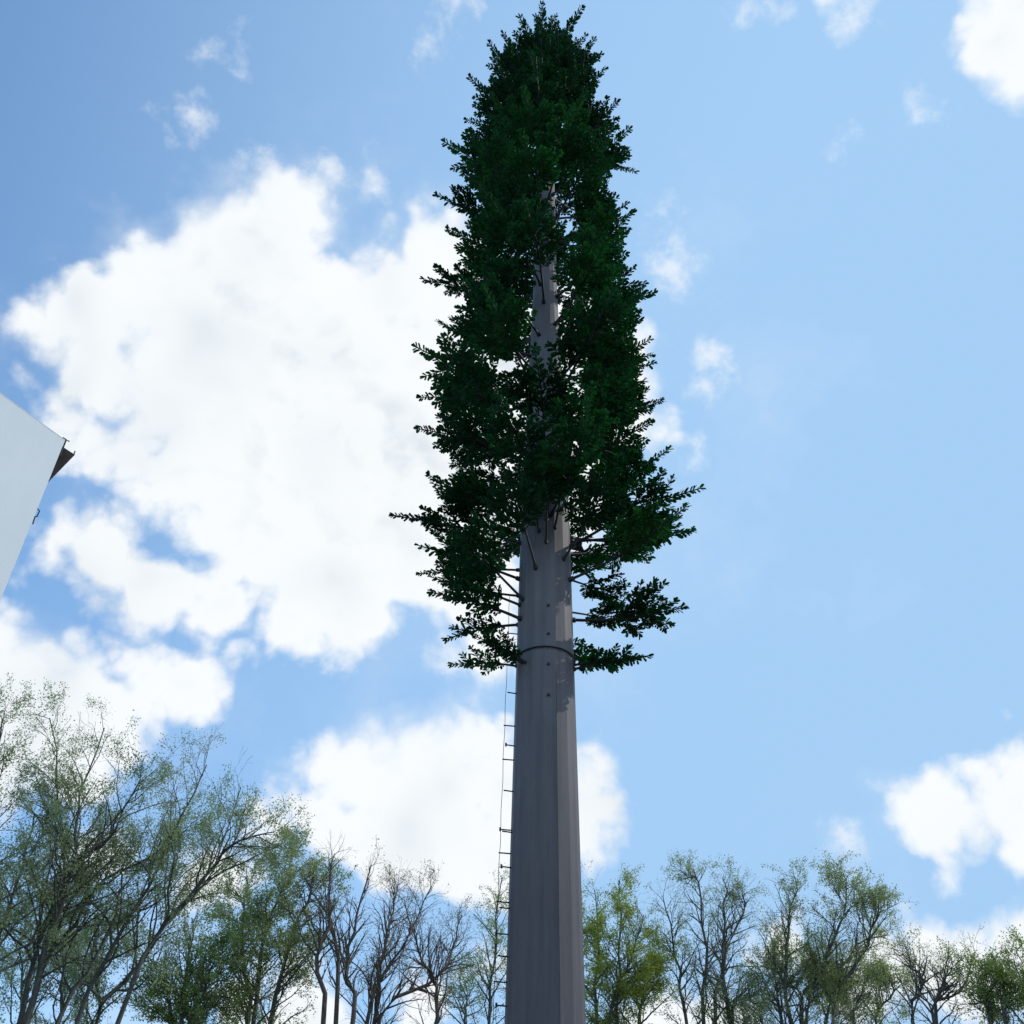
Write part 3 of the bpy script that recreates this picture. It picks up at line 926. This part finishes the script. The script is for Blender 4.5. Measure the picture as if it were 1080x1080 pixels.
tree(10, 'many_stemmed_tree', 'grey green tree with several upright stems, second to the right of the mast',
     [[(4.74, 28.00, 7.91), (4.54, 28.00, 9.61), (4.38, 28.00, 11.05)],
      [(5.13, 28.18, 7.95), (5.44, 28.38, 9.81), (5.42, 28.58, 11.64), (5.23, 28.78, 11.86)],
      [(5.81, 27.82, 7.93), (5.67, 27.62, 9.21), (5.89, 27.42, 10.36), (5.88, 27.22, 11.33)],
      [(5.79, 27.70, 7.97), (6.19, 27.20, 8.34), (6.52, 26.70, 8.45)],
      [(5.43, 28.24, 7.98), (6.07, 28.51, 9.79), (6.69, 28.77, 10.96), (6.74, 29.04, 11.59)]],
     {'size': 0.044, 'leaf': 85, 'gap': 0.4, 'len': (1.35, 0.75, 0.38)}, M_BARK, M_LEAF['sage'], (5.38, 28.00, 0.00), (.085, .012))
tree(11, 'broad_tree', 'broad open crowned tree with dark forking limbs spreading right against blue sky',
     [[(7.06, 27.00, 7.74), (7.17, 27.00, 9.05), (7.44, 27.00, 10.24), (7.77, 27.00, 11.30)],
      [(7.44, 27.18, 7.83), (7.72, 27.33, 8.62), (8.59, 27.48, 9.14), (9.43, 27.63, 9.88), (10.27, 27.78, 10.14)],
      [(7.41, 26.82, 7.71), (8.05, 26.62, 9.08), (8.68, 26.42, 10.26), (8.81, 26.22, 10.98)],
      [(7.84, 26.73, 7.70), (8.81, 26.43, 9.05), (9.38, 26.13, 9.95), (9.41, 25.83, 10.22)],
      [(6.95, 27.27, 7.80), (7.03, 27.72, 8.83), (7.18, 28.17, 10.30)]],
     {'size': 0.044, 'leaf': 85, 'gap': 0.4, 'len': (1.5, 0.8, 0.38)}, M_BARK, M_LEAF['olive'], (7.34, 27.00, 0.00), (.09, .012))
tree(12, 'hazy_tree', 'low olive tree filling the gap below the broad open crowned tree',
     [[(10.81, 34.00, 9.22), (11.10, 34.00, 9.97), (11.54, 34.00, 10.68)],
      [(10.29, 34.18, 9.25), (10.51, 34.48, 10.08), (10.33, 34.78, 10.62)],
      [(11.48, 33.82, 9.20), (11.94, 33.52, 10.02), (12.13, 33.22, 10.41)]],
     {'size': 0.052, 'leaf': 110, 'gap': 0.32, 'len': (1.5, 0.8, 0.4)}, M_BARK, M_LEAF['olive'], (10.86, 34.00, 0.00), (.08, .012))
tree(13, 'thin_tree', 'thin crooked tree with dark forked stem against the low white cloud at right',
     [[(9.71, 26.00, 7.62), (10.12, 26.00, 8.36), (9.95, 26.00, 8.81), (9.87, 26.00, 9.15)],
      [(10.33, 26.15, 7.67), (10.57, 26.32, 8.18), (11.20, 26.48, 8.42), (11.86, 26.65, 9.39)],
      [(10.14, 25.85, 7.60), (10.58, 25.60, 8.37), (10.70, 25.35, 8.78)]],
     {'size': 0.044, 'leaf': 75, 'gap': 0.4, 'len': (1.1, 0.65, 0.34)}, M_BARK, M_LEAF['olive'], (10.06, 26.00, 0.00), (.075, .012))
tree(14, 'leafy_tree', 'dense green tree cut off by the right edge of the view',
     [[(11.42, 25.00, 7.29), (11.65, 25.00, 7.94), (12.02, 25.00, 8.61)],
      [(11.13, 25.18, 7.32), (11.36, 25.48, 7.95), (11.50, 25.78, 8.38)],
      [(11.93, 24.82, 7.26), (12.10, 24.52, 7.94), (12.23, 24.22, 8.51)]],
     {'size': 0.052, 'leaf': 117, 'gap': 0.3, 'len': (1.3, 0.8, 0.4)}, M_BARK, M_LEAF['deep'], (11.50, 25.00, 0.00), (.09, .014))
tree(15, 'young_tree', 'small pale tree low between the grey green tree and the broad tree',
     [[(7.57, 32.00, 8.58), (7.56, 32.00, 8.91), (7.50, 32.00, 9.08)],
      [(7.19, 32.15, 8.61), (7.14, 32.40, 8.86), (7.00, 32.65, 8.91)]],
     {'size': 0.044, 'leaf': 71, 'gap': 0.36, 'len': (1.1, 0.7, 0.36)}, M_BARK, M_LEAF['sage'], (7.38, 32.00, 0.00), (.06, .01))

# ------------------------------------------------------------------ building

M_WALL = solid('white_panel_wall', [(.3, (.66, .725, .77)), (.7, (.77, .82, .85))], .9, .6, sx=(1, 1, .35), spec=.1)
M_FLASH = solid('dark_flashing', [(.3, (.03, .028, .028)), (.7, (.055, .05, .05))], 5, .95, spec=0.0)
M_FIX = solid('black_fixings', [(.3, (.01, .01, .01)), (.7, (.03, .03, .03))], 8, .6)
corner = Vector((-6.63, 11.20, 11.82)); corner.z = round(corner.z, 2)
wd = Vector((-.542, -.840, 0)); wn = Vector((-wd.y, wd.x, 0))       # along the wall towards the viewer, and out of the wall
if wn.x < 0: wn = -wn
bld = empty('white_building', (corner.x, corner.y, 0))
tag(bld, 'white panelled building corner with a dark flared eave, at the left edge', 'building')
H = corner.z
def P2(a, o): return (wd.x * a - wn.x * o, wd.y * a - wn.y * o)
b = MB()
b.prism([P2(0, 0), P2(7.6, 0), P2(7.6, 9), P2(0, 9)], 0, H - .012)
b.build('wall', M_WALL, bld)
b = MB()
b.prism([P2(-.003, -.003), P2(7.603, -.003), P2(7.603, 9.003), P2(-.003, 9.003)], H - .0115, H)
b.build('coping', M_WALL, bld)
# flared eave on the far side: triangular in section
b = MB(); sec = [(0.004, H - .12), (-.235, H - .105), (0.004, H - .86)]
vs = [(*P2(a, o), z) for o in (.02, 8.9) for a, z in sec]
b.add(vs, [(0, 1, 2), (5, 4, 3), (0, 3, 4, 1), (1, 4, 5, 2), (2, 5, 3, 0)])
b.build('eave', M_FLASH, bld)
b = MB(); b.tube([(*P2(-.02, .01), H - .3), (*P2(-.02, .01), H + .02), (*P2(-.07, .01), H + .03)], .012, 6)
b.tube([(*P2(-.02, .01), H + .02), (*P2(.04, .01), H + .015)], .012, 6)
b.build('hook', M_FIX, bld)
b = MB(); b.tube([(*P2(-.228, .04), H - .115), (*P2(-.224, .04), H - .03)], .009, 6)
b.build('spike', M_FIX, bld)
b = MB(); b.tube([(*P2(-.0, .02), H - 1.3), (*P2(-.05, .02), H - 1.31), (*P2(-.045, .02), H - 1.42), (*P2(-.02, .02), H - 1.43), (*P2(-.03, .02), H - 1.56)], .009, 6)
b.build('bracket', M_FIX, bld)
